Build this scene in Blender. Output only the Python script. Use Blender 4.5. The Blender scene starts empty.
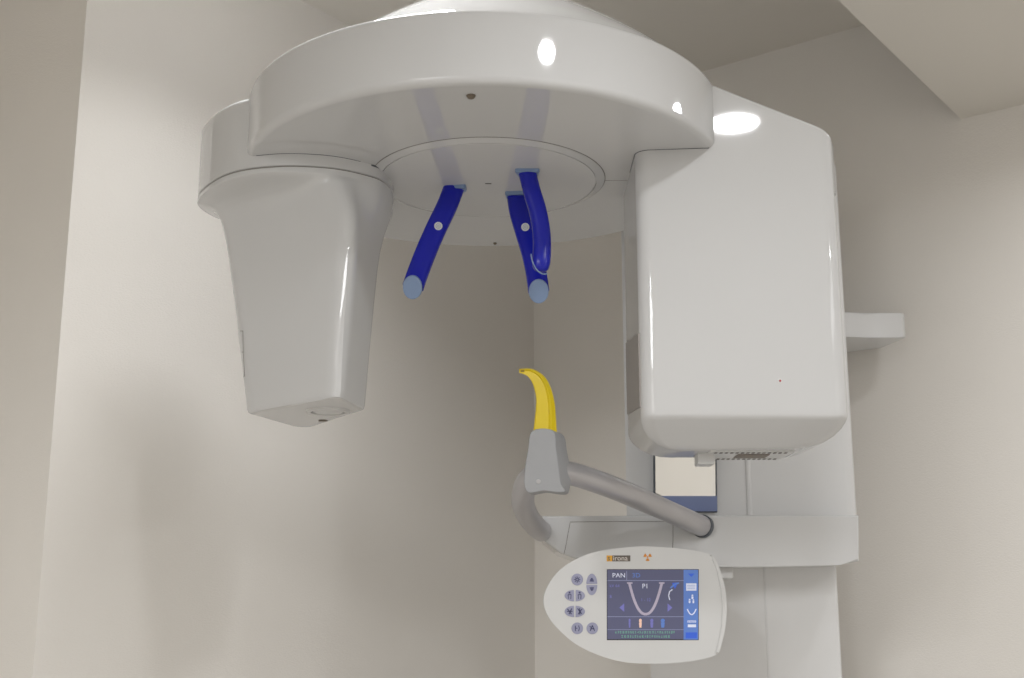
import bpy, bmesh, math, random
from mathutils import Vector, Matrix
from mathutils.bvhtree import BVHTree
random.seed(7)
C = bpy.context.scene.collection
PI = math.pi

# ---------------------------------------------------------------- camera model
FPX, CX, CY, H = 1226.0, 512.0, 339.0, 1.35
PITCH = math.atan(268 / FPX)
SP, CP = math.sin(PITCH), math.cos(PITCH)

def P(px, py, Y):
    """photo pixel seen at depth Y -> world point"""
    u, v = (px - CX) / FPX, (CY - py) / FPX
    t = Y / (CP - v * SP)
    return Vector((u * t, Y, H + (SP + v * CP) * t))

# ---------------------------------------------------------------- materials
def srgb(r, g, b):
    f = lambda c: (c / 255 / 12.92) if c / 255 <= .04045 else ((c / 255 + .055) / 1.055) ** 2.4
    return (f(r), f(g), f(b), 1)

def mat(name, col, rough=.5, metal=0, coat=0, emis=0, noise=0, nscale=30, bump=0, bscale=300, spec=.5, aniso=None):
    m = bpy.data.materials.new(name); m.use_nodes = True
    nt = m.node_tree; b = nt.nodes['Principled BSDF']
    b.inputs['Base Color'].default_value = col
    b.inputs['Roughness'].default_value = rough
    b.inputs['Metallic'].default_value = metal
    b.inputs['Coat Weight'].default_value = coat
    b.inputs['Coat Roughness'].default_value = .04
    b.inputs['Specular IOR Level'].default_value = spec
    if emis:
        b.inputs['Emission Color'].default_value = col
        b.inputs['Emission Strength'].default_value = emis
    tc = None
    if noise or bump:
        tc = nt.nodes.new('ShaderNodeTexCoord')
    if noise:
        n = nt.nodes.new('ShaderNodeTexNoise'); n.inputs['Scale'].default_value = nscale
        n.inputs['Detail'].default_value = 4
        nt.links.new(tc.outputs['Object'], n.inputs['Vector'])
        r = nt.nodes.new('ShaderNodeValToRGB')
        r.color_ramp.elements[0].color = [c * (1 - noise) for c in col[:3]] + [1]
        r.color_ramp.elements[1].color = [min(1, c * (1 + noise)) for c in col[:3]] + [1]
        nt.links.new(n.outputs['Fac'], r.inputs['Fac'])
        nt.links.new(r.outputs['Color'], b.inputs['Base Color'])
    if bump:
        n2 = nt.nodes.new('ShaderNodeTexNoise'); n2.inputs['Scale'].default_value = bscale
        n2.inputs['Detail'].default_value = 3
        mp = nt.nodes.new('ShaderNodeMapping')
        if aniso: mp.inputs['Scale'].default_value = aniso
        nt.links.new(tc.outputs['Object'], mp.inputs['Vector'])
        nt.links.new(mp.outputs['Vector'], n2.inputs['Vector'])
        bp = nt.nodes.new('ShaderNodeBump'); bp.inputs['Strength'].default_value = bump
        bp.inputs['Distance'].default_value = .002
        nt.links.new(n2.outputs['Fac'], bp.inputs['Height'])
        nt.links.new(bp.outputs['Normal'], b.inputs['Normal'])
    return m

M = {
 'white': mat('white_plastic', (.57, .573, .575, 1), .045, coat=.0, noise=.012, nscale=6),
 'whitematt': mat('white_panel_plastic', (.60, .603, .60, 1), .3, coat=.0, noise=.012, nscale=8),
 'column': mat('white_painted_metal', (.66, .663, .667, 1), .2, coat=.0, noise=.012, nscale=6),
 'wall': mat('beige_wallpaper', (.765, .735, .69, 1), .85, noise=.03, nscale=5, bump=.25, bscale=260, spec=.2, aniso=(1, 1, 2.2)),
 'ceiling': mat('cream_ceiling_paint', (.72, .688, .63, 1), .9, noise=.02, nscale=4, bump=.08, bscale=300, spec=.2),
 'floor': mat('light_vinyl_floor', (.46, .43, .39, 1), .4, noise=.06, nscale=3, bump=.05),
 'blue': mat('royal_blue_plastic', (.005, .009, .34, 1), .25, coat=.0, spec=.35, noise=.05, nscale=20),
 'paleblue': mat('pale_blue_plastic', (.165, .245, .41, 1), .4, noise=.04, nscale=40),
 'yellow': mat('yellow_plastic', (.66, .485, .001, 1), .38, coat=.2, noise=.04, nscale=60),
 'grey': mat('grey_moulded_plastic', (.27, .275, .285, 1), .5, noise=.04, nscale=60, bump=.1, bscale=900),
 'tube': mat('satin_grey_metal', (.43, .42, .435, 1), .3, metal=.6, noise=.04, nscale=30),
 'dark': mat('dark_gap', (.02, .018, .016, 1), .7, noise=.1),
 'screw': mat('bronze_screw_cap', (.13, .10, .07, 1), .5, noise=.2, nscale=400),
 'seam': mat('grey_seam', (.20, .19, .175, 1), .7, noise=.05),
 'window': mat('grey_exit_window', (.27, .25, .235, 1), .6, noise=.04, nscale=30),
 'mirror': mat('mirror_glass', (.88, .88, .86, 1), .03, metal=1, noise=.004, nscale=3),
 'mirrorblue': mat('blue_mirror_band', (.17, .22, .42, 1), .35, noise=.05, nscale=20),
 'edge': mat('dark_mirror_edge', (.06, .07, .085, 1), .4, noise=.05),
 'scr': mat('screen_slate', srgb(74, 76, 104), .3, emis=0.25, noise=.05, nscale=60),
 'scrline': mat('screen_line', srgb(120, 126, 158), .4, emis=0.29, noise=.03),
 'scrblue': mat('screen_blue', srgb(75, 108, 178), .3, emis=0.34, noise=.04, nscale=60),
 'scrdeep': mat('screen_deep_blue', srgb(40, 78, 185), .3, emis=0.41, noise=.03),
 'scrwhite': mat('screen_white', srgb(200, 205, 222), .3, emis=0.34, noise=.02),
 'scrgrey': mat('screen_rose_grey', srgb(158, 150, 168), .3, emis=0.34, noise=.02),
 'scrgreen': mat('screen_green', srgb(95, 150, 130), .3, emis=0.29, noise=.02),
 'scrpurp': mat('screen_violet', srgb(98, 98, 165), .3, emis=0.34, noise=.02),
 'scrpeach': mat('screen_peach', srgb(220, 180, 160), .3, emis=0.34, noise=.02),
 'key': mat('lavender_key', (.27, .275, .40, 1), .45, noise=.06, nscale=200),
 'keyink': mat('dark_blue_ink', (.045, .048, .13, 1), .5, noise=.05),
 'black': mat('black_ink', (.01, .01, .014, 1), .5, noise=.05),
 'logo': mat('brown_logo_bar', (.10, .08, .065, 1), .5, noise=.05),
 'orange': mat('orange_ink', (.75, .36, .02, 1), .5, noise=.05),
 'logoink': mat('pale_logo_ink', (.62, .57, .52, 1), .5, noise=.03),
 'trefoil': mat('orange_warning_ink', (.62, .22, .015, 1), .5, noise=.05),
 'red': mat('red_indicator', (.35, .01, .02, 1), .3, noise=.05),
}

# ---------------------------------------------------------------- object helpers
ORIGIN = {}
def empty(name, loc, label, cat):
    o = bpy.data.objects.new(name, None); C.objects.link(o); o.location = loc
    o.empty_display_size = .1
    o['label'] = label; o['category'] = cat
    ORIGIN[o.name] = Vector(loc)
    return o

def obj(name, bm, mats, parent=None, label=None, smooth=35, flipcheck=True):
    """link a world-space bmesh as ONE mesh object, origin at its centre"""
    if flipcheck: bmesh.ops.recalc_face_normals(bm, faces=bm.faces)
    vs = [v.co for v in bm.verts]
    lo = Vector([min(v[i] for v in vs) for i in range(3)]); hi = Vector([max(v[i] for v in vs) for i in range(3)])
    c = (lo + hi) / 2
    for v in bm.verts: v.co -= c
    me = bpy.data.meshes.new(name); bm.to_mesh(me); bm.free()
    if not isinstance(mats, (list, tuple)): mats = [mats]
    for m in mats: me.materials.append(m)
    if smooth:
        me.shade_smooth(); me.set_sharp_from_angle(angle=math.radians(smooth))
    o = bpy.data.objects.new(name, me); C.objects.link(o)
    if parent is not None:
        o.parent = parent; o.location = c - ORIGIN[parent.name]
    else: o.location = c
    ORIGIN[o.name] = c
    if smooth:
        wn = o.modifiers.new('weighted_normals', 'WEIGHTED_NORMAL'); wn.keep_sharp = True; wn.weight = 100
    if label: o['label'] = label
    return o

def loft(bm, rings, cap0=True, cap1=True, closed=True, mi=0):
    R = [[bm.verts.new(p) for p in r] for r in rings]
    n = len(R[0])
    for a, b in zip(R, R[1:]):
        for i in range(n if closed else n - 1):
            j = (i + 1) % n
            f = bm.faces.new((a[i], a[j], b[j], b[i])); f.material_index = mi
    if closed and cap0: bm.faces.new(R[0][::-1]).material_index = mi
    if closed and cap1: bm.faces.new(R[-1]).material_index = mi
    return R

def lathe(bm, prof, c, n=128, mi=0):
    """prof: list of (r, z); closes to axis when r==0"""
    prev = None
    for r, z in prof:
        if r < 1e-6: cur = [bm.verts.new((c[0], c[1], z))]
        else: cur = [bm.verts.new((c[0] + r * math.cos(2*PI*i/n), c[1] + r * math.sin(2*PI*i/n), z)) for i in range(n)]
        if prev:
            for i in range(n):
                j = (i + 1) % n
                a = [prev[i % len(prev)], prev[j % len(prev)], cur[j % len(cur)], cur[i % len(cur)]]
                u = []
                for v in a:
                    if v not in u: u.append(v)
                if len(u) > 2: bm.faces.new(u).material_index = mi
        prev = cur

def box(bm, lo, hi, bev=0, seg=3, mi=0):
    vs = [bm.verts.new((x, y, z)) for x in (lo[0], hi[0]) for y in (lo[1], hi[1]) for z in (lo[2], hi[2])]
    fs = [bm.faces.new([vs[i] for i in q]) for q in ((0,1,3,2),(4,6,7,5),(0,4,5,1),(2,3,7,6),(0,2,6,4),(1,5,7,3))]
    for f in fs: f.material_index = mi
    if bev:
        es = list({e for f in fs for e in f.edges})
        bmesh.ops.bevel(bm, geom=es, offset=bev, segments=seg, profile=.5, affect='EDGES')

def prism_z(bm, pts, z0, z1, bev=0, seg=3, mi=0):
    lo = [bm.verts.new((p[0], p[1], z0)) for p in pts]; hi = [bm.verts.new((p[0], p[1], z1)) for p in pts]
    n = len(pts); es = []
    a = bm.faces.new(lo[::-1]); b = bm.faces.new(hi)
    fs = [a, b]
    for i in range(n):
        fs.append(bm.faces.new((lo[i], lo[(i+1)%n], hi[(i+1)%n], hi[i])))
    for f in fs: f.material_index = mi
    if bev: bmesh.ops.bevel(bm, geom=list(a.edges) + list(b.edges), offset=bev, segments=seg, profile=.5, affect='EDGES')

def prism_y(bm, pts, y0, y1, bev=0, seg=3, mi=0, back=True):
    """outline of (x, z), front at y0 (nearer), back at y1"""
    f0 = [bm.verts.new((p[0], y0, p[1])) for p in pts]; f1 = [bm.verts.new((p[0], y1, p[1])) for p in pts]
    n = len(pts)
    a = bm.faces.new(f0); b = bm.faces.new(f1[::-1]); a.material_index = b.material_index = mi
    for i in range(n):
        bm.faces.new((f0[i], f1[i], f1[(i+1)%n], f0[(i+1)%n])).material_index = mi
    if bev:
        es = list(a.edges) + (list(b.edges) if back else [])
        bmesh.ops.bevel(bm, geom=es, offset=bev, segments=seg, profile=.5, affect='EDGES')

def catmull(pts, k=6, closed=True):
    out = []; n = len(pts); pts = [Vector(p) for p in pts]
    for i in range(n if closed else n - 1):
        if closed: p0, p1, p2, p3 = (pts[(i + d) % n] for d in (-1, 0, 1, 2))
        else: p0, p1, p2, p3 = pts[max(i-1, 0)], pts[i], pts[i+1], pts[min(i+2, n-1)]
        for s in range(k):
            t = s / k
            out.append(.5 * ((2*p1) + (p2-p0)*t + (2*p0-5*p1+4*p2-p3)*t*t + (3*p1-p0-3*p2+p3)*t**3))
    if not closed: out.append(pts[-1])
    return out

def rounded(pts, rs, seg=8):
    """round the corners of a convex polygon"""
    n = len(pts); out = []
    if not isinstance(rs, (list, tuple)): rs = [rs] * n
    for i in range(n):
        p = Vector(pts[i][:2]); a = (Vector(pts[i-1][:2]) - p); b = (Vector(pts[(i+1) % n][:2]) - p)
        la, lb = a.length, b.length; a.normalize(); b.normalize()
        ang = a.angle(b); d = min(rs[i] / math.tan(ang / 2), la * .48, lb * .48)
        r = d * math.tan(ang / 2)
        bis = (a + b).normalized(); c = p + bis * (r / math.sin(ang / 2))
        s = (p + a * d) - c; e = (p + b * d) - c
        a0 = math.atan2(s.y, s.x); a1 = math.atan2(e.y, e.x)
        da = (a1 - a0 + PI) % (2 * PI) - PI
        for k in range(seg + 1):
            t = a0 + da * k / seg
            out.append(Vector((c.x + r * math.cos(t), c.y + r * math.sin(t))))
    return out

def ray_resample(poly, c, n):
    out = []
    m = len(poly)
    for k in range(n):
        th = 2 * PI * k / n; d = Vector((math.cos(th), math.sin(th))); best = None
        for i in range(m):
            a = poly[i] - c; b = poly[(i+1) % m] - c; e = b - a
            den = d.x * e.y - d.y * e.x
            if abs(den) < 1e-12: continue
            t = (a.x * e.y - a.y * e.x) / den; s = (a.x * d.y - a.y * d.x) / den
            if t > 0 and -1e-6 <= s <= 1 + 1e-6 and (best is None or t > best): best = t
        out.append(c + d * best)
    return out

def sweep(bm, path, section, up=Vector((0, 0, 1)), scale=None, mi=0, caps=True):
    """section: list of (a, b) in the (side, up) frame of the path"""
    rings = []; prev = None; n = len(path)
    for i, p in enumerate(path):
        t = (path[min(i+1, n-1)] - path[max(i-1, 0)]).normalized()
        if prev is None: s = t.cross(up).normalized()
        else: s = (prev - t * prev.dot(t)).normalized()
        prev = s; w = s.cross(t).normalized()
        k = scale(i / (n - 1)) if scale else (1, 1)
        rings.append([p + s * (a * k[0]) + w * (b * k[1]) for a, b in section])
    loft(bm, rings, caps, caps, mi=mi)
    return rings

def circ(r, n=28, ry=None):
    return [(r * math.cos(2*PI*i/n), (ry or r) * math.sin(2*PI*i/n)) for i in range(n)]

def disc_along(bm, c, d, r, th, n=32, mi=0, ry=None, up=Vector((0, 0, 1)), bev=0):
    d = d.normalized()
    s = d.cross(up).normalized(); w = s.cross(d).normalized(); ry = ry or r
    prof = [(1, 0), (1, th)] if not bev else [(1, 0), (1, th - bev), (1 - bev / r * .3, th - bev * .3), (1 - bev / r, th)]
    loft(bm, [[c + d * h + s * (r * k * math.cos(2*PI*i/n)) + w * (ry * k * math.sin(2*PI*i/n)) for i in range(n)] for k, h in prof], mi=mi)

def text_bm(bm, txt, x, z, y, size, mi=0, align='LEFT', stretch=1.0, bold=0):
    cu = bpy.data.curves.new('lettering', 'FONT'); cu.body = txt; cu.size = size
    cu.align_x = align; cu.offset = bold; cu.resolution_u = 3
    t = bpy.data.objects.new('lettering', cu); C.objects.link(t)
    bpy.context.view_layer.update()
    me = bpy.data.meshes.new_from_object(t.evaluated_get(bpy.context.evaluated_depsgraph_get()))
    vs = [bm.verts.new((x + v.co.x * stretch, y, z + v.co.y)) for v in me.vertices]
    for p in me.polygons:
        try:
            f = bm.faces.new([vs[i] for i in p.vertices]); f.material_index = mi
        except ValueError: pass
    bpy.data.objects.remove(t); bpy.data.curves.remove(cu); bpy.data.meshes.remove(me)

# ---------------------------------------------------------------- the room
rdir = Vector((.796, -.6053)).normalized()           # along the right wall, towards the camera side
ndir = Vector((-.6053, -.796)).normalized()          # along the left wall, into the room
corner = P(534, 400, 2.5).xy
def W(a, b): return corner + rdir * a + ndir * b
CEIL = H + 1.031
SOFF = H + .810
B1 = 1.092        # end of the left wall
A_S = .901       # edge of the lowered ceiling
A_MAX, A_MIN, B_MAX = 3.2, -.9, 3.6
T = .08
def structure(name, bm, m):
    o = obj(name, bm, m, smooth=30); o['kind'] = 'structure'; return o
def slab(name, pts, z0, z1, m):
    bm = bmesh.new(); prism_z(bm, [W(*p) for p in pts], z0, z1); return structure(name, bm, m)
slab('floor', [(A_MIN-T, -T), (A_MAX+T, -T), (A_MAX+T, B_MAX+T), (A_MIN-T, B_MAX+T)], -T, 0, M['floor'])
slab('ceiling', [(A_MIN-T, -T), (A_S+.02, -T), (A_S+.02, B_MAX+T), (A_MIN-T, B_MAX+T)], CEIL, CEIL+T, M['ceiling'])
slab('ceiling', [(A_S, 0), (A_MAX, 0), (A_MAX, B_MAX), (A_S, B_MAX)], SOFF, CEIL+T, M['ceiling'])
slab('wall_right', [(-T, -T), (A_MAX, -T), (A_MAX, 0), (-T, 0)], 0, CEIL, M['wall'])
bm = bmesh.new(); prism_z(bm, [W(*p) for p in [(-T, 0), (0, 0), (0, B1), (A_MIN, B1), (A_MIN, B1-T), (-T, B1-T)]], 0, CEIL)
structure('wall_left', bm, M['wall'])
slab('wall_side', [(A_MIN-T, B1-T), (A_MIN, B1-T), (A_MIN, B_MAX), (A_MIN-T, B_MAX)], 0, CEIL, M['wall'])
slab('wall_rear', [(A_MIN-T, B_MAX), (A_MAX+T, B_MAX), (A_MAX+T, B_MAX+T), (A_MIN-T, B_MAX+T)], 0, CEIL, M['wall'])
slab('wall_end', [(A_MAX, -T), (A_MAX+T, -T), (A_MAX+T, B_MAX), (A_MAX, B_MAX)], 0, CEIL, M['wall'])

# ---------------------------------------------------------------- the machine
AX = Vector((-.0355, 1.50))                           # rotation axis
COLY = 1.80
root = empty('dental_x_ray_machine', (.33, 1.9, 0),
             'white dental panoramic x-ray machine with round overhead hood, blue head supports and yellow bite block', 'x-ray machine')

# --- column
def colx(px, y, Y): return P(px, y, Y).x
bm = bmesh.new()
zc0, zc1 = H + .07, P(835, 160, COLY).z
xl, xm, xr = colx(626, 480, COLY + .003), colx(749, 490, COLY), colx(859, 500, COLY)
prism_z(bm, [(xl, COLY+.001), (xm+.012, COLY+.001), (xm+.012, 1.99), (xl + .024, 1.99)], zc0, zc1 - .03, .004)
col = obj('column_sleeve', bm, M['column'], root)
bm = bmesh.new()
prism_z(bm, rounded([(xm, COLY), (xr, COLY), (xr, 1.995), (xm, 1.995)], [.003, .02, .02, .005]), zc0, zc1, .006)
z_s = P(836, 208, COLY).z
sweep(bm, [Vector((xm, COLY + .0005, zc0 + .005)), Vector((xm, COLY + .0005, (zc0 + zc1) / 2)), Vector((xm, COLY + .0005, zc1 - .04))], circ(.004, 16, .0013), up=Vector((0, 1, 0)))
obj('column_cover', bm, M['column'], root)
bm = bmesh.new()
box(bm, (xr - .05, COLY - .0002, z_s - .0006), (xr - .014, COLY + .01, z_s + .0006))
obj('seam', bm, M['seam'], col, smooth=0)
# lower column
ly = COLY + .015
lx0, lxm, lx1 = colx(650, 640, ly), colx(765, 640, ly), colx(841, 640, ly)
bm = bmesh.new()
prism_z(bm, [(lx0, ly+.002), (lxm+.01, ly+.002), (lxm+.01, 1.975), (lx0 + .02, 1.975)], .03, H + .09, .003)
prism_z(bm, rounded([(lxm, ly), (lx1, ly), (lx1, 1.98), (lxm, 1.98)], .006), .03, H + .09, .003)
obj('lower_column', bm, M['column'], root)
bm = bmesh.new()
prism_z(bm, rounded([(lx0-.10, ly-.25), (lx1+.08, ly-.25), (lx1+.08, 2.02), (lx0-.10, 2.02)], .05), 0, .035, .01)
obj('floor_plate', bm, M['column'], root)

# --- wall bracket
bm = bmesh.new()
bz0, bz1 = P(866, 338, 1.97).z, P(866, 313.5, 1.97).z
pa, pb = P(866, 325, 1.97).xy, P(906, 325, 1.962).xy
wp = corner + rdir * .735
brk = [(xr - .03, 1.945), (pa.x, pa.y), (pb.x - .006, pb.y), (pb.x, pb.y + .006), (pb.x + .001, pb.y + .012), tuple(wp - ndir * .0 + ndir * .001), tuple(W(.62, .001)), (xr - .03, 2.0)]
prism_z(bm, brk, bz0, bz1, .003)
obj('wall_bracket', bm, M['column'], root)

# --- rotor hood: lathe with grooves
ZB = H + .537
ZT = H + .6225
ROUT = .301
bm = bmesh.new()
g = .0012
FR = .009
prof = [(0, ZB), (ROUT - FR, ZB)]
for k in range(1, 9):
    a = PI / 2 * k / 8; prof.append((ROUT - FR + FR * math.sin(a), ZB + FR - FR * math.cos(a)))
for k in range(0, 6):
    a = PI / 2 * k / 5; prof.append((ROUT - .007 + .007 * math.cos(a), ZT - .007 + .007 * math.sin(a)))
prof.append((0, ZT))
lathe(bm, prof, AX, 192)
hood = obj('rotor_hood', bm, M['white'], root)
DX = Vector((-.0305, 1.50))
bm = bmesh.new()
lathe(bm, [(0, ZB - .0042), (.137, ZB - .0042), (.138, ZB - .0038), (.138, ZB - .0022), (.138 + g, ZB - .0022), (.138 + g, ZB - .0036), (.1495, ZB - .0008), (.1495, ZB + .002), (0, ZB + .002)], DX, 160)
disc = obj('rotor_disc', bm, M['white'], hood, 'round turntable disc set into the hood underside')
bm = bmesh.new()
lathe(bm, [(.1490, ZB - .0003), (.1505, ZB - .0003), (.1505, ZB + .001), (.1490, ZB + .001), (.1490, ZB - .0003)], DX, 160)
obj('seam', bm, M['seam'], hood)
# screws and slit on the underside
for px, py, r in ((471, 95.5, .0046), (495, 243, .0026)):
    y = ZB - H
    v = (CY - py) / FPX; Y = y * (CP - v * SP) / (SP + v * CP); p = P(px, py, Y)
    bm = bmesh.new()
    lathe(bm, [(0, ZB + .001), (r * 1.1, ZB + .001), (r * 1.1, ZB - .0008)] + [(r * math.cos(a * PI / 16), ZB - .0008 - r * .75 * math.sin(a * PI / 16)) for a in range(0, 8)] + [(0, ZB - .0008 - r * .75)], (p.x, p.y), 24)
    obj('screw_cap', bm, [M['screw'], M['dark']], hood)
bm = bmesh.new(); box(bm, (DX.x - .004, DX.y - .0012, ZB - .0045), (DX.x + .004, DX.y + .0012, ZB - .003))
obj('centre_slit', bm, M['dark'], hood, smooth=0)

# seam line on the underside between disc and tube head
bm = bmesh.new(); box(bm, (DX.x + .150, AX.y - .0005, ZB - .0002), (AX.x + .20, AX.y + .0006, ZB + .001))
obj('seam', bm, M['seam'], hood, smooth=0)

# --- cover dome above the hood and arm back to the column
bm = bmesh.new()
dprof = [(.276, ZT - .002), (.274, ZT + .004), (.252, ZT + .027), (.220, ZT + .054), (.184, ZT + .081), (.145, ZT + .107), (.10, ZT + .126), (.05, ZT + .137), (0, ZT + .140)]
sm = catmull([(a, b, 0) for a, b in dprof], 5, closed=False)
lathe(bm, [(max(0, v.x), v.y) for v in sm], (AX.x + .017, AX.y), 128)
obj('dome_cover', bm, M['white'], root)
bm = bmesh.new()
arm = [(AX.x + .02, 1.60), (.18, 1.60), (xm, 1.70), (xr - .01, 1.78), (xr - .01, 1.98), (xl + .02, 1.98), (.05, 1.80)]
prism_z(bm, rounded(arm, [.04, .05, .03, .02, .02, .05, .06]), ZT - .005, ZT + .075, .015)
obj('support_arm', bm, M['white'], root)

# --- sensor head on the left
SC = Vector((-.2835, 1.52)); SR = .1252
ZS = H + .5208; ZST = H + .6155
SO = [Vector(p) for p in ((-.4108, 1.529), (-.3873, 1.4771), (-.3557, 1.4370), (-.3242, 1.4157), (-.2844, 1.4049), (-.2517, 1.4049), (-.2154, 1.4136), (-.1803, 1.4362),
      (-.1612, 1.4603), (-.1535, 1.502), (-.160, 1.560), (-.188, 1.615), (-.240, 1.652), (-.300, 1.658), (-.360, 1.634), (-.398, 1.587))]
SO = [v.xy for v in catmull([v.to_3d() for v in SO], 9)]
SC = Vector((-.280, 1.532))
def so(d): return [p + (SC - p).normalized() * d for p in SO]
bm = bmesh.new()
rings = [[p.to_3d() + Vector((0, 0, z)) for p in so(d)] for d, z in ((.003, ZS), (0, ZS + .002), (0, ZS + .03), (0, ZST - .012))]
for k in range(0, 6):
    a = PI / 2 * k / 5; rings.append([p.to_3d() + Vector((0, 0, ZST - .006 + .006 * math.sin(a))) for p in so(.006 - .006 * math.cos(a))])
loft(bm, rings)
obj('rotor_end_cap', bm, M['white'], root)
gap = bmesh.new(); loft(gap, [[p.to_3d() + Vector((0, 0, z)) for p in so(.0012)] for z in (ZS - .002, ZS + .001)])
K = 144
Nn, Rr, Ff, Ll = P(338, 396, 1.395).xy, P(365, 409, 1.498).xy, P(304, 429, 1.664).xy, P(246, 413, 1.523).xy
low = [Vector(Nn), Vector(Rr), Vector(Ff), Vector(Ll)]
up = [Vector((-.186, 1.388)), Vector((-.166, 1.505)), Vector((-.29, 1.665)), Vector((-.376, 1.515))]
rad = [.009, .011, .014, .010]
cc = Vector((-.262, 1.515))
circle = ray_resample(so(-.0003), cc, K)
qu = ray_resample(rounded(up, [.012, .022, .03, .022], 10), cc, K)
ql = ray_resample(rounded(low, rad, 10), cc, K)
zlow, zup = H + .237, H + .46
rings = []
def lerp_tab(tab, z):
    for (z0, s0), (z1, s1) in zip(tab, tab[1:]):
        if z0 >= z >= z1: return s0 + (s1 - s0) * (z0 - z) / (z0 - z1)
    return 1 if z < tab[-1][0] else 0
TL = [(.513, 0), (.5105, .20), (.508, .40), (.505, .58), (.501, .73), (.495, .84), (.486, .91), (.474, .955), (.460, .98), (.440, 1)]
TR = [(.514, 0), (.500, .07), (.488, .22), (.475, .48), (.460, .75), (.442, .92), (.415, 1)]
for z in (.5200, .5190, .514, .5125, .5105, .508, .505, .501, .4965, .491, .485, .478, .470, .461, .452, .442, .430, .415):
    t = (H + z - zlow) / (zup - zlow); ring = []
    for i in range(K):
        wr = min(1, max(0, (circle[i].x + .27) / .10)); wr = wr * wr * (3 - 2 * wr)
        sb = .02 if z == .5200 else lerp_tab(TL, z) * (1 - wr) + lerp_tab(TR, z) * wr
        ring.append((circle[i] * (1 - sb) + (ql[i] * (1 - t) + qu[i] * t) * sb).to_3d() + Vector((0, 0, H + z)))
    rings.append(ring)
for z in (.40, .36, .32, .28, .25, .243):
    t = (H + z - zlow) / (zup - zlow)
    rings.append([(ql[i] * (1 - t) + qu[i] * t).to_3d() + Vector((0, 0, H + z)) for i in range(K)])
for ins, z in ((.0012, .2385), (.004, .237)):
    rings.append([(ql[i] + (cc - ql[i]).normalized() * ins).to_3d() + Vector((0, 0, H + z)) for i in range(K)])
bm = bmesh.new(); loft(bm, rings)
bv = BVHTree.FromBMesh(bm)
sens = obj('sensor_head', bm, M['white'], root)
obj('seam', gap, M['seam'], sens)
bm = bmesh.new()
def arc(x0, x1, off, rr, z):
    ps = [p for p, q in zip(so(-off), SO) if q.y < 1.53 and x0 <= q.x <= x1]
    sweep(bm, [p.to_3d() + Vector((0, 0, z)) for p in ps], circ(rr, 8))
arc(-.312, -.185, .0002, .0005, ZB); arc(-.176, -.152, .0006, .0011, ZB - .0012)
obj('seam', bm, M['edge'], sens)
# underside cover on the sensor head
pc = P(328, 411, 1.50)
bm = bmesh.new()
lathe(bm, [(0, H + .2345), (.016, H + .2345), (.018, H + .2355), (.018, H + .2375), (.021, H + .2375), (.021, H + .2345), (.026, H + .2345), (.028, H + .238), (0, H + .238)], (pc.x, pc.y), 48)
obj('round_cover', bm, M['whitematt'], sens)
bm = bmesh.new()
p = P(323, 423, 1.58); disc_along(bm, Vector((p.x, p.y, H + .238)), Vector((0, 0, -1)), .006, .002, 20, up=Vector((0, 1, 0)))
obj('screw_cap', bm, M['screw'], sens)
# thin outlined cover on the outer side, traced onto the shell
def onto(px, py):
    o = Vector((0, 0, H)); d = (P(px, py, 1) - o).normalized()
    hit = bv.ray_cast(o, d)
    return hit[0], hit[1]
bm = bmesh.new()
for seg in (((239.0, 331), (241.5, 331), (241.8, 352)), ((240.6, 352), (242.2, 352)), ((241.8, 352), (243.2, 376), (241.2, 377))):
    pts = []
    for a, b in zip(seg, seg[1:]):
        for k in range(5):
            q = onto(a[0] + (b[0]-a[0])*k/4 + 1.5, a[1] + (b[1]-a[1])*k/4)
            if q[0] is not None: pts.append(q[0])
    if len(pts) > 1: sweep(bm, pts, circ(.0006, 6))
if len(bm.verts): obj('side_cover_seam', bm, M['seam'], sens)
else: bm.free()

# --- tube head on the right
TY = 1.385
tx0, tx1 = .1492, P(841.5, 300, TY).x
yaw = -.088
def yw(x): return TY + (x - .24) * yaw
plan = [(tx0, yw(tx0)), (tx1, yw(tx1)), (tx1 - .002, 1.585), (tx0, 1.572)]
pr = rounded(plan, [.018, .016, .03, .010], 10)
ctr = Vector(((tx0 + tx1) / 2, 1.48))
def inset(poly, d, dy=None):
    dy = d if dy is None else dy
    q = []
    for x, y in plan:
        q.append((x + d if x < ctr.x else x - d, y + dy if y < ctr.y else y - dy))
    return rounded(q, [max(r - d * .4, .004) for r in (.018, .016, .03, .010)], 10)
zf, zb = H + .2135, H + .181
def ztop(x):
    a, b = P(713, 83, TY), P(819, 128, TY)
    return a.z + (x - a.x) * (b.z - a.z) / (b.x - a.x)
rings = []
rings.append([p.to_3d() + Vector((0, 0, zb)) for p in inset(pr, .054, .062)])
for dy, z in ((.052, .1812), (.046, .1825), (.038, .187), (.027, .1945), (.015, .2025), (.006, .2088), (.0018, .2125), (.0004, .216), (0, .222)):
    c = min(1, max(0, (z - .1812) / .0358)); dx = .048 * (1 - math.sqrt(max(0, 1 - (1 - c) ** 2)))
    rings.append([p.to_3d() + Vector((0, 0, H + z - (p.x - .2) * .018 * c)) for p in (inset(pr, dx, dy) if dy else pr)])
def cl(poly):   # keep inset corner points inside
    return poly
for z in (.26, .32, .38, .44, .50):
    rings.append([p.to_3d() + Vector((0, 0, H + z)) for p in pr])
for k in range(0, 6):
    a = PI / 2 * k / 5; d = .010 * (1 - math.cos(a))
    q = inset(pr, d) if d > 0 else pr
    rings.append([Vector((q[i].x, q[i].y, ztop(pr[i].x) - .010 + .010 * math.sin(a))) for i in range(len(pr))])
bm = bmesh.new(); loft(bm, rings)
tube = obj('tube_head', bm, M['white'], root, smooth=50)
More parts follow.
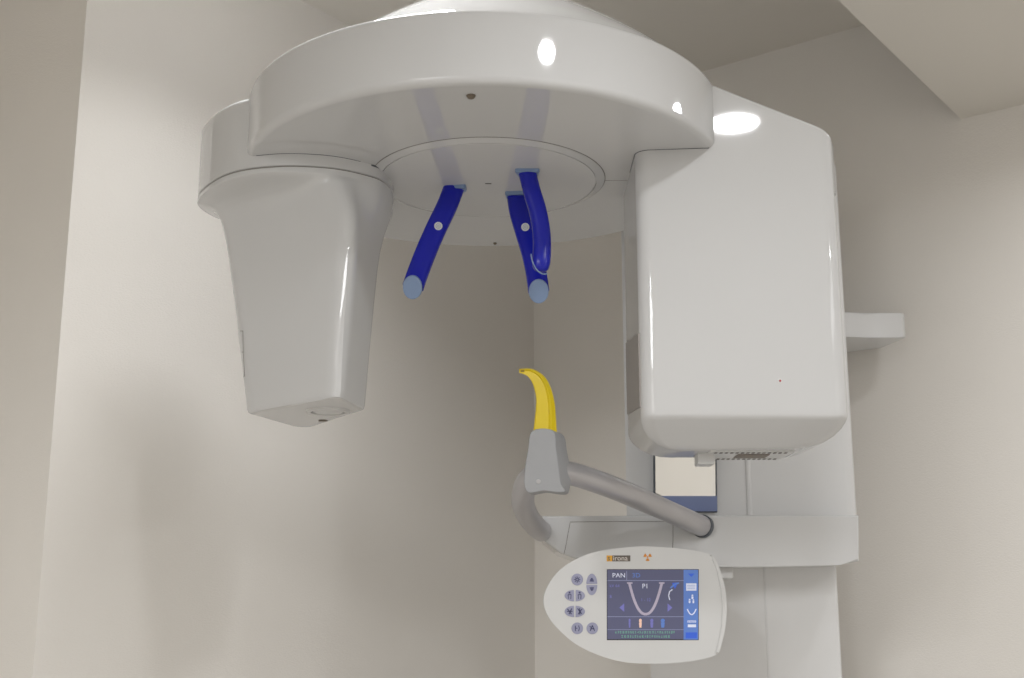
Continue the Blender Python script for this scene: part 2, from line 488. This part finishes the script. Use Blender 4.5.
# exit window plate on the patient side
bm = bmesh.new()
loft(bm, [[Vector((x, y, H + z)) for y, z in ((1.404, .2265), (1.562, .242), (1.562, .336), (1.404, .314))] for x in (tx0 - .0012, tx0 + .004)])
obj('exit_window', bm, M['window'], tube, 'grey exit window plate on the inner side')
bm = bmesh.new()
fr = [p for p in pr if p.y < 1.46]
fr = [p for p in pr[:11]]
path = [Vector((fr[0].x, 1.47, ZB))] + [Vector((q.x, q.y, ZB)) for q in (fr if fr[0].y > fr[-1].y else fr[::-1])] + [Vector((.236, yw(.236), ZB))]
sweep(bm, path, circ(.0007, 6))
obj('seam', bm, M['edge'], tube)
# indicator
p = P(780, 381, yw(.30)); p.y = yw(p.x)
bm = bmesh.new(); disc_along(bm, p + Vector((0, .001, 0)), Vector((0, -1, 0)), .0030, .0012, 20, mi=0, bev=.0003)
disc_along(bm, p + Vector((0, -.0004, 0)), Vector((0, -1, 0)), .0013, .0004, 16, mi=1)
obj('indicator_lamp', bm, [M['whitematt'], M['red']], tube, 'tiny red indicator lamp')
# vent grille under the tube head
bm = bmesh.new()
vx0, vx1, vy0, vy1 = .235, .335, 1.447, 1.525
box(bm, (vx0, vy0, zb - .0015), (vx1, vy1, zb + .002), .0006, 1)
for k in range(14):
    x = vx0 + .006 + k * .0064
    box(bm, (x, vy0 + .004, zb - .0024), (x + .003, vy0 + .012, zb - .0012), mi=1)
    box(bm, (x, vy1 - .012, zb - .0024), (x + .003, vy1 - .004, zb - .0012), mi=1)
box(bm, (.272, 1.470, zb - .0024), (.310, 1.502, zb - .0012), mi=2)
obj('vent_grille', bm, [M['whitematt'], M['seam'], M['screw']], tube, 'white vent grille with dark slots', smooth=0)
bm = bmesh.new()
a, b = P(697.5, 445, 1.47), P(715, 464, 1.47)
box(bm, (a.x, 1.47, b.z), (b.x, 1.50, zb + .004), .0015)
obj('stop_block', bm, M['whitematt'], tube)

# --- blue head supports
def support(name, path, tops, w=.0136, d=.0085, label=None, button=None, pad=True, rim=None):
    pts = catmull(path, 8, closed=False)
    bm = bmesh.new()
    sec = []
    for i in range(28):
        a = 2 * PI * i / 28
        ca, sa = math.cos(a), math.sin(a)
        sec.append((w * math.copysign(abs(ca) ** .75, ca), d * math.copysign(abs(sa) ** .75, sa)))
    R = sweep(bm, pts, sec, up=Vector((0, 1, 0)), scale=(lambda t: (1, 1)) if name == 'temple_support' else (lambda t: (1, 1) if t < .88 else (math.sqrt(max(.12, 1 - ((t - .88) / .125) ** 2)),) * 2))
    o = obj(name, bm, M['blue'], root, label)
    # pale blue wedge where the arm meets the hood disc
    bm = bmesh.new()
    c = pts[0]
    out = [(c.x + x, c.y + y) for x, y in tops]
    prism_z(bm, rounded(out, .003, 4), ZB - .0088, ZB - .003, .0008, 2)
    obj('mounting_plate', bm, M['paleblue'], o, 'pale blue mounting plate')
    return o, pts
zt = ZB - .008
def top_at(px, py):
    v = (CY - py) / FPX; y = zt - H
    Y = y * (CP - v * SP) / (SP + v * CP); return P(px, py, Y)
def end_pad(o, pts, r, ry):
    c = pts[-1]
    d = (Vector((c.x * .6, 0, H + .30)) - c).normalized()
    d = Vector((-.02, -.93, -.30)).normalized()
    bm = bmesh.new(); disc_along(bm, c - d * .004, d, r, .012, 36, ry=ry, bev=.0012)
    obj('end_pad', bm, M['paleblue'], o, 'pale blue round end pad')
def button(o, px, py, Y):
    c = P(px, py, Y)
    d = (Vector((0, 0, H)) - c).normalized()
    bm = bmesh.new(); disc_along(bm, c, d, .0052, .0016, 24, bev=.0005)
    obj('button', bm, M['whitematt'], o, 'small white round button')
    bm = bmesh.new()
    for r in (.0030, .0012):
        sN = d.cross(Vector((0, 0, 1))).normalized(); wN = sN.cross(d)
        sweep(bm, [c + d * .0016 + sN * (r * math.cos(t*PI/10)) + wN * (r * math.sin(t*PI/10)) for t in range(21)], circ(.0003, 6), up=d)
    obj('button_mark', bm, M['paleblue'], o)
t0 = top_at(453.5, 190); Y0 = t0.y
lp = [t0 + Vector((.001, 0, .004)), P(447, 206, Y0 - .006), P(436, 229, Y0 - .014), P(426, 252, Y0 - .022), P(419, 270, Y0 - .028), P(413, 287, Y0 - .034)]
sup, pts = support('temple_support', lp, [(-.015, -.006), (.015, -.012), (.016, .004), (.004, .016), (-.012, .006)],
                   label='left blue temple support curving down from the hood')
end_pad(sup, pts, .0120, .0150); button(sup, 438.3, 226, Y0 - .0235)
t1 = top_at(517, 197); Y1 = t1.y
rp = [t1 + Vector((0, 0, .004)), P(519.5, 212, Y1 - .006), P(526, 234, Y1 - .014), P(532, 254, Y1 - .022), P(536, 272, Y1 - .028), P(538.7, 291, Y1 - .034)]
sup, pts = support('temple_support', rp, [(-.016, -.012), (.012, -.014), (.014, .004), (.0, .016), (-.014, .006)],
                   label='right blue temple support behind the forehead rest')
end_pad(sup, pts, .0126, .0154); button(sup, 525.3, 227, Y1 - .0235)
t2 = top_at(527, 174); Y2 = t2.y
fp = [t2 + Vector((0, 0, .004)), P(531.5, 190, Y2 - .002), P(537.5, 210, Y2 - .004), P(541.5, 232, Y2 - .006), P(542, 252, Y2 - .008), P(540.5, 272, Y2 - .010)]
sup, pts = support('forehead_support', fp, [(-.016, -.010), (.016, -.010), (.014, .008), (.0, .018), (-.010, .010)], w=.0112, d=.0095,
                   label='front blue forehead rest overlapping the right temple support')
bm = bmesh.new()
c = pts[-1]; rimp = [P(531, 254, c.y - .010), P(532, 260, c.y - .0105), P(534.5, 266, c.y - .011), P(538, 271, c.y - .011), P(543, 274.0, c.y - .011), P(547.5, 273.5, c.y - .0105)]
sweep(bm, catmull(rimp, 6, closed=False), circ(.0007, 8), up=Vector((0, 1, 0)))
obj('rim', bm, M['paleblue'], sup, 'pale rim along the lower edge')

# --- carriage
KY = 1.72
ktop, kbot = P(700, 515.5, KY).z, P(780, 566, KY).z
out = [P(538, 516, KY), P(859, 515, KY), P(859.5, 561, KY), P(840, 565, KY), P(780, 566.5, KY), P(700, 567, KY), P(620, 566, KY), P(585, 562, KY), P(560, 553, KY), P(545, 541, KY), P(538, 530, KY)]
bm = bmesh.new()
prism_y(bm, [(p.x, p.z) for p in out], KY, KY + .11, .0035, 3)
prism_y(bm, [(P(600, 0, KY).x + .0, ktop - .004), (P(858, 540, KY).x, ktop - .004), (P(858, 540, KY).x, kbot + .006), (P(600, 540, KY).x, kbot + .006)], KY + .10, KY + .29, .006, 2)
car = obj('carriage', bm, M['white'], root)
bm = bmesh.new()
def hl(pts, r=.0004):
    sweep(bm, [P(x, y, KY - .0001) for x, y in pts], circ(r, 6), up=Vector((0, 1, 0)))
hl([(564, 554), (566, 545), (570, 523)]); hl([(570, 522), (620, 521.5), (672, 521.5)]); hl([(673, 523), (673, 540), (672, 560)])
obj('seam', bm, M['seam'], car)

# --- U shaped handle
hp = [P(703, 526.5, KY - .002), P(690, 521, KY - .03), P(655, 505.5, KY - .09), P(620, 490.5, KY - .145), P(592, 480, KY - .18), P(570, 473.5, KY - .205), P(548, 471.5, KY - .218),
      P(532, 477, KY - .215), P(524.5, 488, KY - .195), P(523, 503, KY - .155), P(528.5, 517, KY - .10), P(536, 526.5, KY - .05), P(541, 531, KY - .004)]
bm = bmesh.new()
sweep(bm, catmull(hp, 8, closed=False), circ(.0145, 32))
hand = obj('handle_rail', bm, M['tube'], root, 'bent satin grey tube handle', smooth=60)
bm = bmesh.new()
d = (hp[1] - hp[0]).normalized()
disc_along(bm, hp[0] - d * .002, d, .0160, .006, 36, bev=.001)
obj('collar', bm, M['edge'], hand, 'dark collar where the tube meets the carriage')

# --- chin post clamp
PY = 1.50
bm = bmesh.new()
front = [P(532.4, 430.5, PY - .022), P(553, 430.5, PY - .022), P(556, 448, PY - .022), P(559, 470, PY - .023), P(561, 484, PY - .024), P(565, 491.5, PY - .024),
         P(556, 492.5, PY - .024), P(544, 491, PY - .024), P(529, 493, PY - .024), P(524, 485, PY - .024), P(524.5, 470, PY - .023), P(528, 449, PY - .022)]
ctrp = sum((p for p in front), Vector()) / len(front)
shift = [Vector((.004, .030, 0)), Vector((.0125, .030, 0))] + [Vector((.016, .030, -.002)), Vector((.018, .030, -.004)), Vector((.013, .030, -.002)), Vector((.004, .028, -.001))] + [Vector((.004, .028, 0))] * 6
rings = []
f2 = catmull(front, 5); s2 = catmull(shift, 5)
for k, (ins, t) in enumerate(((.0016, 0), (.0005, .02), (0, .06), (0, .35), (0, .65), (0, .9), (.0012, .97), (.0035, 1))):
    rings.append([p + (ctrp - p).normalized() * ins + s * t for p, s in zip(f2, s2)])
loft(bm, rings)
post = obj('chin_post', bm, M['grey'], root, 'grey tapered clamp on the tube handle', smooth=50)
bm = bmesh.new()
p = P(538.5, 481.5, PY - .0255); disc_along(bm, p + Vector((0, .002, 0)), Vector((0, -1, 0)), .0028, .0012, 20, bev=.0004)
obj('screw_cap', bm, M['tube'], post)

# --- bite block
L_ = [(533.2, 433), (534.2, 424), (535.2, 415), (536, 405), (535.8, 397), (534.6, 390), (532, 382.5), (528, 376.8), (523.5, 374.2), (519.4, 373.2)]
R_ = [(557.2, 433), (556.6, 424), (556, 414), (555, 404), (553, 394.5), (550.6, 387), (547, 379.8), (541, 373.4), (531, 368.6), (519, 368.8)]
Ls, Rs = catmull([(a, b, 0) for a, b in L_], 4, False), catmull([(a, b, 0) for a, b in R_], 4, False)
rings = []
n = len(Ls)
for i, (l, r) in enumerate(zip(Ls, Rs)):
    t = i / (n - 1); th = .011 - .005 * t
    def q(s, dy): return P(l.x + (r.x - l.x) * s, l.y + (r.y - l.y) * s, PY - .006 + dy)
    rings.append([q(0, -th * .7), q(.05, -th * .85), q(.30, -th * .82), q(.55, -th * .78), q(.64, -th * .74), q(.70, -th * .95), q(.76, -th * 1.02), q(.82, -th * .95), q(.88, -th * .72), q(.97, -th * .6), q(1, -th * .3),
                  q(1, th * .8), q(.95, th), q(.5, th * 1.05), q(.05, th), q(0, th * .8)])
bm = bmesh.new(); loft(bm, rings)
bite = obj('bite_block', bm, M['yellow'], root, 'yellow curved bite block', smooth=40)
bm = bmesh.new()
a = P(522.5, 371.2, PY - .0105); box(bm, a + Vector((-.0022, -.002, -.0012)), a + Vector((.0022, .002, .0012)), .0006, 2)
obj('bite_groove', bm, mat('dark_yellow_groove', (.22, .14, .004, 1), .6, noise=.05), bite)

# --- mirror
MY = COLY - .006
bm = bmesh.new()
a, b = P(652, 440, MY), P(717.5, 512.5, MY)
zt_m = H + .36
def lean(y, z): return y - (z - b.z) * .15
box(bm, (a.x, MY, b.z), (b.x, MY + .006, zt_m), .001, 1)
for v in bm.verts: v.co.y = lean(v.co.y, v.co.z)
frame = obj('mirror_frame', bm, M['edge'], root, 'thin dark edged mirror panel', smooth=0)
bm = bmesh.new()
box(bm, (a.x + .0028, MY - .0012, P(680, 496.5, MY).z), (b.x - .0028, MY + .001, zt_m - .003))
for v in bm.verts: v.co.y = lean(v.co.y, v.co.z)
obj('mirror_glass', bm, M['mirror'], frame, smooth=0)
bm = bmesh.new()
box(bm, (a.x + .0022, MY - .0016, P(680, 511.3, MY).z), (b.x - .0006, MY + .001, P(680, 496.3, MY).z))
for v in bm.verts: v.co.y = lean(v.co.y, v.co.z)
obj('mirror_band', bm, M['mirrorblue'], frame, 'blue band along the mirror foot', smooth=0)

# --- control panel
EY = 1.60
def E(px, py, d=0): return P(px, py, EY - d)
outl = [(543.5, 602), (547, 587.5), (557.5, 572.3), (573.7, 560.4), (595.5, 551.9), (623.9, 547.6), (650, 546.4), (682.8, 549), (704.7, 552.8), (714, 557.5), (720, 569.5),
        (725.2, 589), (726.8, 606.4), (725.4, 626), (722.2, 642), (719.3, 651), (714, 655.8), (693.8, 660.8), (661, 663.6), (628, 662.6), (602, 656.4), (578, 645.5), (560.6, 631.4), (548.6, 617)]
pts = catmull([E(x, y) for x, y in outl], 5)
bm = bmesh.new()
prism_y(bm, [(p.x, p.z) for p in pts], EY, EY + .024, .0032, 4)
pan = obj('control_panel', bm, M['whitematt'], root, 'white D-shaped control panel with screen and keys', smooth=50)
# thin raised band down the right side
bm = bmesh.new()
sweep(bm, [E(x, y, .0004) for x, y in ((712.5, 559), (717, 570), (721, 589), (722.6, 606), (721.4, 626), (718.5, 642), (715, 653))], circ(.0006, 8), up=Vector((0, 1, 0)))
obj('side_trim', bm, M['white'], pan)
bm = bmesh.new()
a, b = P(690, 560, 1.74), P(733.5, 578.5, 1.74)
box(bm, (a.x, 1.74, b.z), (b.x, 1.79, a.z + .01), .002)
a, b = P(640, 585, 1.66), P(690, 625, 1.66)
box(bm, (a.x, EY + .02, b.z), (b.x, 1.70, a.z), .004)
a, b = P(640, 575, 1.70), P(715, 600, 1.70)
box(bm, (a.x, 1.69, b.z), (b.x, 1.76, a.z), .003)
obj('panel_mount', bm, M['whitematt'], pan)
# screen with everything drawn on it in one mesh
bm = bmesh.new()
SM = ['scr', 'scrline', 'scrblue', 'scrdeep', 'scrwhite', 'scrgrey', 'scrgreen', 'scrpurp', 'scrpeach', 'dark']
ix = {k: i for i, k in enumerate(SM)}
def quad(pxs, key, d):
    f = bm.faces.new([bm.verts.new(E(x, y, d)) for x, y in pxs]); f.material_index = ix[key]
def rect(x0, y0, x1, y1, key, d): quad([(x0, y1), (x1, y1), (x1, y0), (x0, y0)], key, d)
def line(p, wd, key, d):
    for (x0, y0), (x1, y1) in zip(p, p[1:]):
        L = math.hypot(x1-x0, y1-y0) or 1; nx, ny = -(y1-y0)/L*wd/2, (x1-x0)/L*wd/2
        quad([(x0+nx, y0+ny), (x1+nx, y1+ny), (x1-nx, y1-ny), (x0-nx, y0-ny)], key, d)
def stext(s, px, py, hpx, key, d, align='LEFT', st=1.0, bold=0):
    p = E(px, py, d); text_bm(bm, s, p.x, p.z, p.y, hpx * EY / FPX * 1.38, ix[key], align, st, bold)
rect(606.8, 569.2, 698.8, 640.2, 'dark', .0002)
rect(607.4, 569.8, 684, 639.2, 'scr', .0004)
rect(683.6, 569.8, 698.2, 639.6, 'scrblue', .0005)
for k in range(15): rect(607.4, 571 + k*4.6, 684, 571.35 + k*4.6, 'scrline', .00042) if k % 5 == 9 else None
rect(607.4, 580.2, 684, 580.8, 'scrline', .0006); rect(607.4, 616.4, 684, 617.0, 'scrline', .0006); rect(607.4, 629.4, 684, 629.9, 'scrline', .0005)
rect(626.4, 571, 627.0, 580, 'scrline', .0006)
stext('PAN', 612.2, 577.4, 4.4, 'scrwhite', .0007, st=1.1)
stext('3D', 632, 577.4, 4.4, 'scrblue', .0007, st=1.1)
stext('P1', 645.3, 588.3, 4.6, 'scrwhite', .0007, 'CENTER', 1.0)
stext('1 - 12', 645.8, 601.2, 3.0, 'scrpurp', .0007, 'CENTER')
stext('kV 64', 609.6, 587.2, 3.0, 'scrpurp', .0007)
stext('8', 609.6, 598, 3.0, 'scrpurp', .0007)
U = []
for k in range(25):
    s = -1 + 2 * k / 24
    U.append((645.6 + 16.2 * s, 614.2 - 31 * abs(s) ** 2.2))
line(U, 2.6, 'scrgrey', .0007)
line([(627, 583), (632.5, 583)], 1.4, 'scrgrey', .00072); line([(659, 583), (664.5, 583)], 1.4, 'scrgrey', .00072)
def tri(p, key, d):
    f = bm.faces.new([bm.verts.new(E(x, y, d)) for x, y in p]); f.material_index = ix[key]
tri([(619.4, 607.6), (624.2, 611.8), (624.2, 603.4)], 'scrpurp', .0007); tri([(672.4, 607.6), (667.6, 603.4), (667.6, 611.8)], 'scrpurp', .0007)
line([(669.8, 600), (668.6, 595.5), (669.6, 591.5), (672.4, 589.5)], .9, 'scrwhite', .0007)
line([(670.5, 588), (675, 584), (679, 583)], 1.6, 'scrblue', .0007); tri([(672, 583), (678, 582.5), (675, 589)], 'scrdeep', .00068)
for x, key, w in ((629.6, 'scrpurp', 1.6), (640.4, 'scrpeach', 2.4), (651.8, 'scrpurp', 2.6), (662.8, 'scrblue', 3.4)):
    f = bm.faces.new([bm.verts.new(E(x + w*.62*math.cos(2*PI*i/14), 620.6 + 1.9*math.sin(2*PI*i/14), .0007)) for i in range(14)]); f.material_index = ix[key]
    quad([(x - w*.42, 627.6), (x + w*.42, 627.6), (x + w*.6, 622.4), (x - w*.6, 622.4)], key, .0007)
for y, x0, x1 in ((632.0, 615, 675), (636.2, 621, 669)):
    x = x0
    while x < x1:
        w = random.choice((1.5, 2.0, 2.4))
        for kk in range(3):
            yy = y - .9 + kk * .95
            if random.random() < .8: rect(x + random.uniform(0, .4), yy, x + w - random.uniform(0, .4), yy + .42, 'scrgreen', .0007)
        xx = x + random.uniform(.3, w - .5); rect(xx, y - 1.0, xx + .4, y + 1.4, 'scrgreen', .00072)
        x += w + .55
tri([(688, 573.6), (694.6, 573.6), (691.3, 577)], 'scrdeep', .0007)
rect(686.2, 583.4, 696.4, 590.6, 'scrwhite', .0007)
for y in (585.2, 587.0, 588.8): rect(687.2, y - .25, 695.4, y + .25, 'scrblue', .0008)
def fig(x, y, s):
    f = bm.faces.new([bm.verts.new(E(x + 1.1*s*math.cos(2*PI*i/12), y + 1.1*s*math.sin(2*PI*i/12), .0007)) for i in range(12)]); f.material_index = ix['scrwhite']
    quad([(x - 1.0*s, y + 4.6*s), (x + 1.0*s, y + 4.6*s), (x + 1.3*s, y + 1.4*s), (x - 1.3*s, y + 1.4*s)], 'scrwhite', .0007)
fig(692.4, 595.4, .8); fig(689.6, 599.6, .75); fig(693.4, 600.0, .7)
line([(691.7 + 4.4 * s / 8, 614.6 - 5.6 * abs(s / 8) ** 2) for s in range(-8, 9)], 1.1, 'scrwhite', .0007)
rect(687.4, 620.6, 696, 622.6, 'scrwhite', .0007); rect(687.8, 624.4, 696, 627.2, 'scrwhite', .0007)
rect(685.6, 632.4, 697, 638.4, 'scrdeep', .00058)
for i, v in enumerate((.2, .6, 1.0)): rect(687.6, 621.0 + v*1.1, 695.6, 621.25 + v*1.1, 'scrblue', .0008)
obj('screen', bm, [M[k] for k in SM], pan, 'slate and blue touch screen with a U-shaped jaw curve', smooth=0, flipcheck=False)
# keys
def key(pxs, ink, nm='key'):
    bm = bmesh.new()
    ps = [E(x, y) for x, y in pxs]
    prism_y(bm, [(p.x, p.z) for p in ps], EY - .0010, EY + .001, .0003, 2)
    for seg, wd in ink:
        for (x0, y0), (x1, y1) in zip(seg, seg[1:]):
            L = math.hypot(x1-x0, y1-y0) or 1; nx, ny = -(y1-y0)/L*wd/2, (x1-x0)/L*wd/2
            f = bm.faces.new([bm.verts.new(E(x, y, .0013)) for x, y in ((x0+nx, y0+ny), (x1+nx, y1+ny), (x1-nx, y1-ny), (x0-nx, y0-ny))]); f.material_index = 1
    obj(nm, bm, [M['key'], M['keyink']], pan, smooth=0, flipcheck=True)
def ell(cx, cy, rx, ry, a0=0, a1=360, n=28):
    full = abs(a1 - a0) >= 360
    return [(cx + rx * math.cos(math.radians(a0 + (a1-a0)*i/(n if full else n-1))), cy + ry * math.sin(math.radians(a0 + (a1-a0)*i/(n if full else n-1)))) for i in range(n)]
star = [([(577.2 + 3.2*math.cos(t), 579.6 + 3.2*math.sin(t)), (577.2 + 1.4*math.cos(t), 579.6 + 1.4*math.sin(t))], .8) for t in [k*PI/4 for k in range(8)]]
key(ell(577.2, 579.5, 5.9, 5.9), star + [(ell(577.2, 579.6, 1.3, 1.3, n=10) + [(578.5, 579.6)], .7)])
key(ell(591.8, 583.9, 5.5, 10.2, 180, 360, 20), [([(590, 580), (593.6, 580)], 1.5), ([(590.8, 578.6), (592.8, 578.6)], 1.4), ([(589.6, 581.2), (594, 581.2)], .8)])
key(ell(591.8, 585.0, 5.5, 10.2, 0, 180, 20), [([(590, 588.8), (593.6, 588.8)], 1.5), ([(590.8, 590.2), (592.8, 590.2)], 1.4), ([(589.6, 587.4), (594, 587.4)], .8)])
def figk(x, y): return [([(x - .9, y - 3), (x + .9, y - 3)], 1.8), ([(x - 1.5, y - 1.2), (x - 1.2, y + 3.4)], .8), ([(x + 1.5, y - 1.2), (x + 1.2, y + 3.4)], .8), ([(x - 1.5, y - 1), (x + 1.5, y - 1)], .8)]
for yy in (595.6, 611.4):
    key(ell(574.0, yy, 9.4, 5.7, 90, 270, 20), figk(569.6, yy) if yy < 600 else [([(567.4, yy - 2.6), (571.6, yy + 2.8)], 1.2), ([(571.8, yy - 3), (569, yy + 2.8)], 1.2), ([(567, yy), (572.6, yy)], 1)])
    key(ell(575.6, yy, 9.4, 5.7, -90, 90, 20), figk(579.6, yy) if yy < 600 else [([(577.6, yy - 3), (581.8, yy + 2.6)], 1.2), ([(582.2, yy - 2.6), (578, yy + 3)], 1.0), ([(579.8, yy - 3.4), (579.8, yy + 3.4)], 1)])
key(ell(577.3, 628.3, 5.8, 5.9), [([(575.4, 625.6), (575.4, 631.2)], .9), ([(578.6, 625.4), (579.4, 628.2), (578.6, 631.2)], .9), ([(575.4, 628.2), (577.6, 628.2)], .8)])
key(ell(592.3, 628.3, 5.8, 5.9), [([(590.2, 631), (592.4, 625.4), (594.6, 631)], 1.0), ([(590.4, 628.8), (594.4, 628.8)], 1.0), ([(589.6, 626), (591, 627.4)], .8)])
# logo bar
bm = bmesh.new()
def bar(x0, x1, y0, y1, d, mi):
    f = bm.faces.new([bm.verts.new(E(x, y, d)) for x, y in ((x0, y1), (x1, y1), (x1, y0), (x0, y0))]); f.material_index = mi
bar(606.6, 612.2, 555.4, 561.4, .0003, 1); bar(612.2, 630.4, 555.4, 561.4, .0003, 0)
p = E(607.4, 560.4, .0005); text_bm(bm, 's', p.x, p.z, p.y, 7.6 * EY / FPX, 0, 'LEFT', 1.0, .00005)
p = E(612.9, 560.4, .0005); text_bm(bm, 'irona', p.x, p.z, p.y, 6.6 * EY / FPX, 2, 'LEFT', 1.06, .00005)
obj('logo_bar', bm, [M['logo'], M['orange'], M['logoink']], pan, 'small brown and orange logo bar', smooth=0, flipcheck=False)
# radiation trefoil
bm = bmesh.new()
cx, cy = 647.6, 557.0
for a0 in (-90, 30, 150):
    a0 += 60 * 0
    ring = [(cx + 4.1*math.cos(math.radians(a)), cy + 4.1*math.sin(math.radians(a))) for a in range(a0 + 180 - 30, a0 + 180 + 31, 10)] + \
           [(cx + 1.3*math.cos(math.radians(a)), cy + 1.3*math.sin(math.radians(a))) for a in range(a0 + 180 + 30, a0 + 180 - 31, -10)]
    bm.faces.new([bm.verts.new(E(x, y, .0003)) for x, y in ring])
bm.faces.new([bm.verts.new(E(x, y, .0003)) for x, y in ell(cx, cy, .9, .9, n=14)])
obj('radiation_symbol', bm, M['trefoil'], pan, 'orange radiation warning trefoil', smooth=0, flipcheck=False)

# ---------------------------------------------------------------- lights: recessed downlights in the lowered ceiling
def lamp(name, x, y, power, r=.041, col=(.985, .99, 1), spread=160):
    l = bpy.data.lights.new(name, 'AREA'); l.shape = 'DISK'; l.size = r * 2; l.energy = power; l.color = col
    l.spread = math.radians(spread)
    o = bpy.data.objects.new(name, l); C.objects.link(o); o.location = (x, y, SOFF - .004)
    return o
lamp('downlight', .275, .79, 3.4)
lamp('downlight', .80, 1.44, 1.8)
lamp('downlight', -.50, -.12, 11)
lamp('downlight', 1.25, .25, 6)
lamp('downlight', -.20, 1.44, 3.5, r=.09, spread=118).location.z = CEIL - .004
# unseen soft fill lights, added behind the camera to raise the ambient level
def fill_light(x, y, sx, sy, e):
    l = bpy.data.lights.new('fill_area_light', 'AREA'); l.shape = 'RECTANGLE'; l.size = sx; l.size_y = sy; l.energy = e; l.color = (.98, .99, 1)
    o = bpy.data.objects.new('fill_area_light', l); C.objects.link(o)
    o.location = (x, y, SOFF - .01); o.rotation_euler = (0, 0, math.radians(53))
fill_light(1.25, -.45, 1.2, .6, 8)
fill_light(-.775, -.645, 1.0, .6, 30)

w = bpy.data.worlds.new('room_air'); bpy.context.scene.world = w; w.use_nodes = True
w.node_tree.nodes['Background'].inputs['Color'].default_value = (.5, .48, .45, 1)
w.node_tree.nodes['Background'].inputs['Strength'].default_value = .02

# ---------------------------------------------------------------- camera
cam = bpy.data.cameras.new('camera'); co = bpy.data.objects.new('camera', cam); C.objects.link(co)
co.location = (0, 0, H); co.rotation_euler = (PI / 2 + PITCH, 0, 0)
cam.sensor_width = 36; cam.lens = 36 * FPX / 1024; cam.clip_start = .01
cam.dof.use_dof = True; cam.dof.focus_distance = 1.5; cam.dof.aperture_fstop = 9
bpy.context.scene.camera = co
vs = bpy.context.scene.view_settings
vs.view_transform = 'Standard'; vs.look = 'None'; vs.exposure = -.10; vs.gamma = 1.12
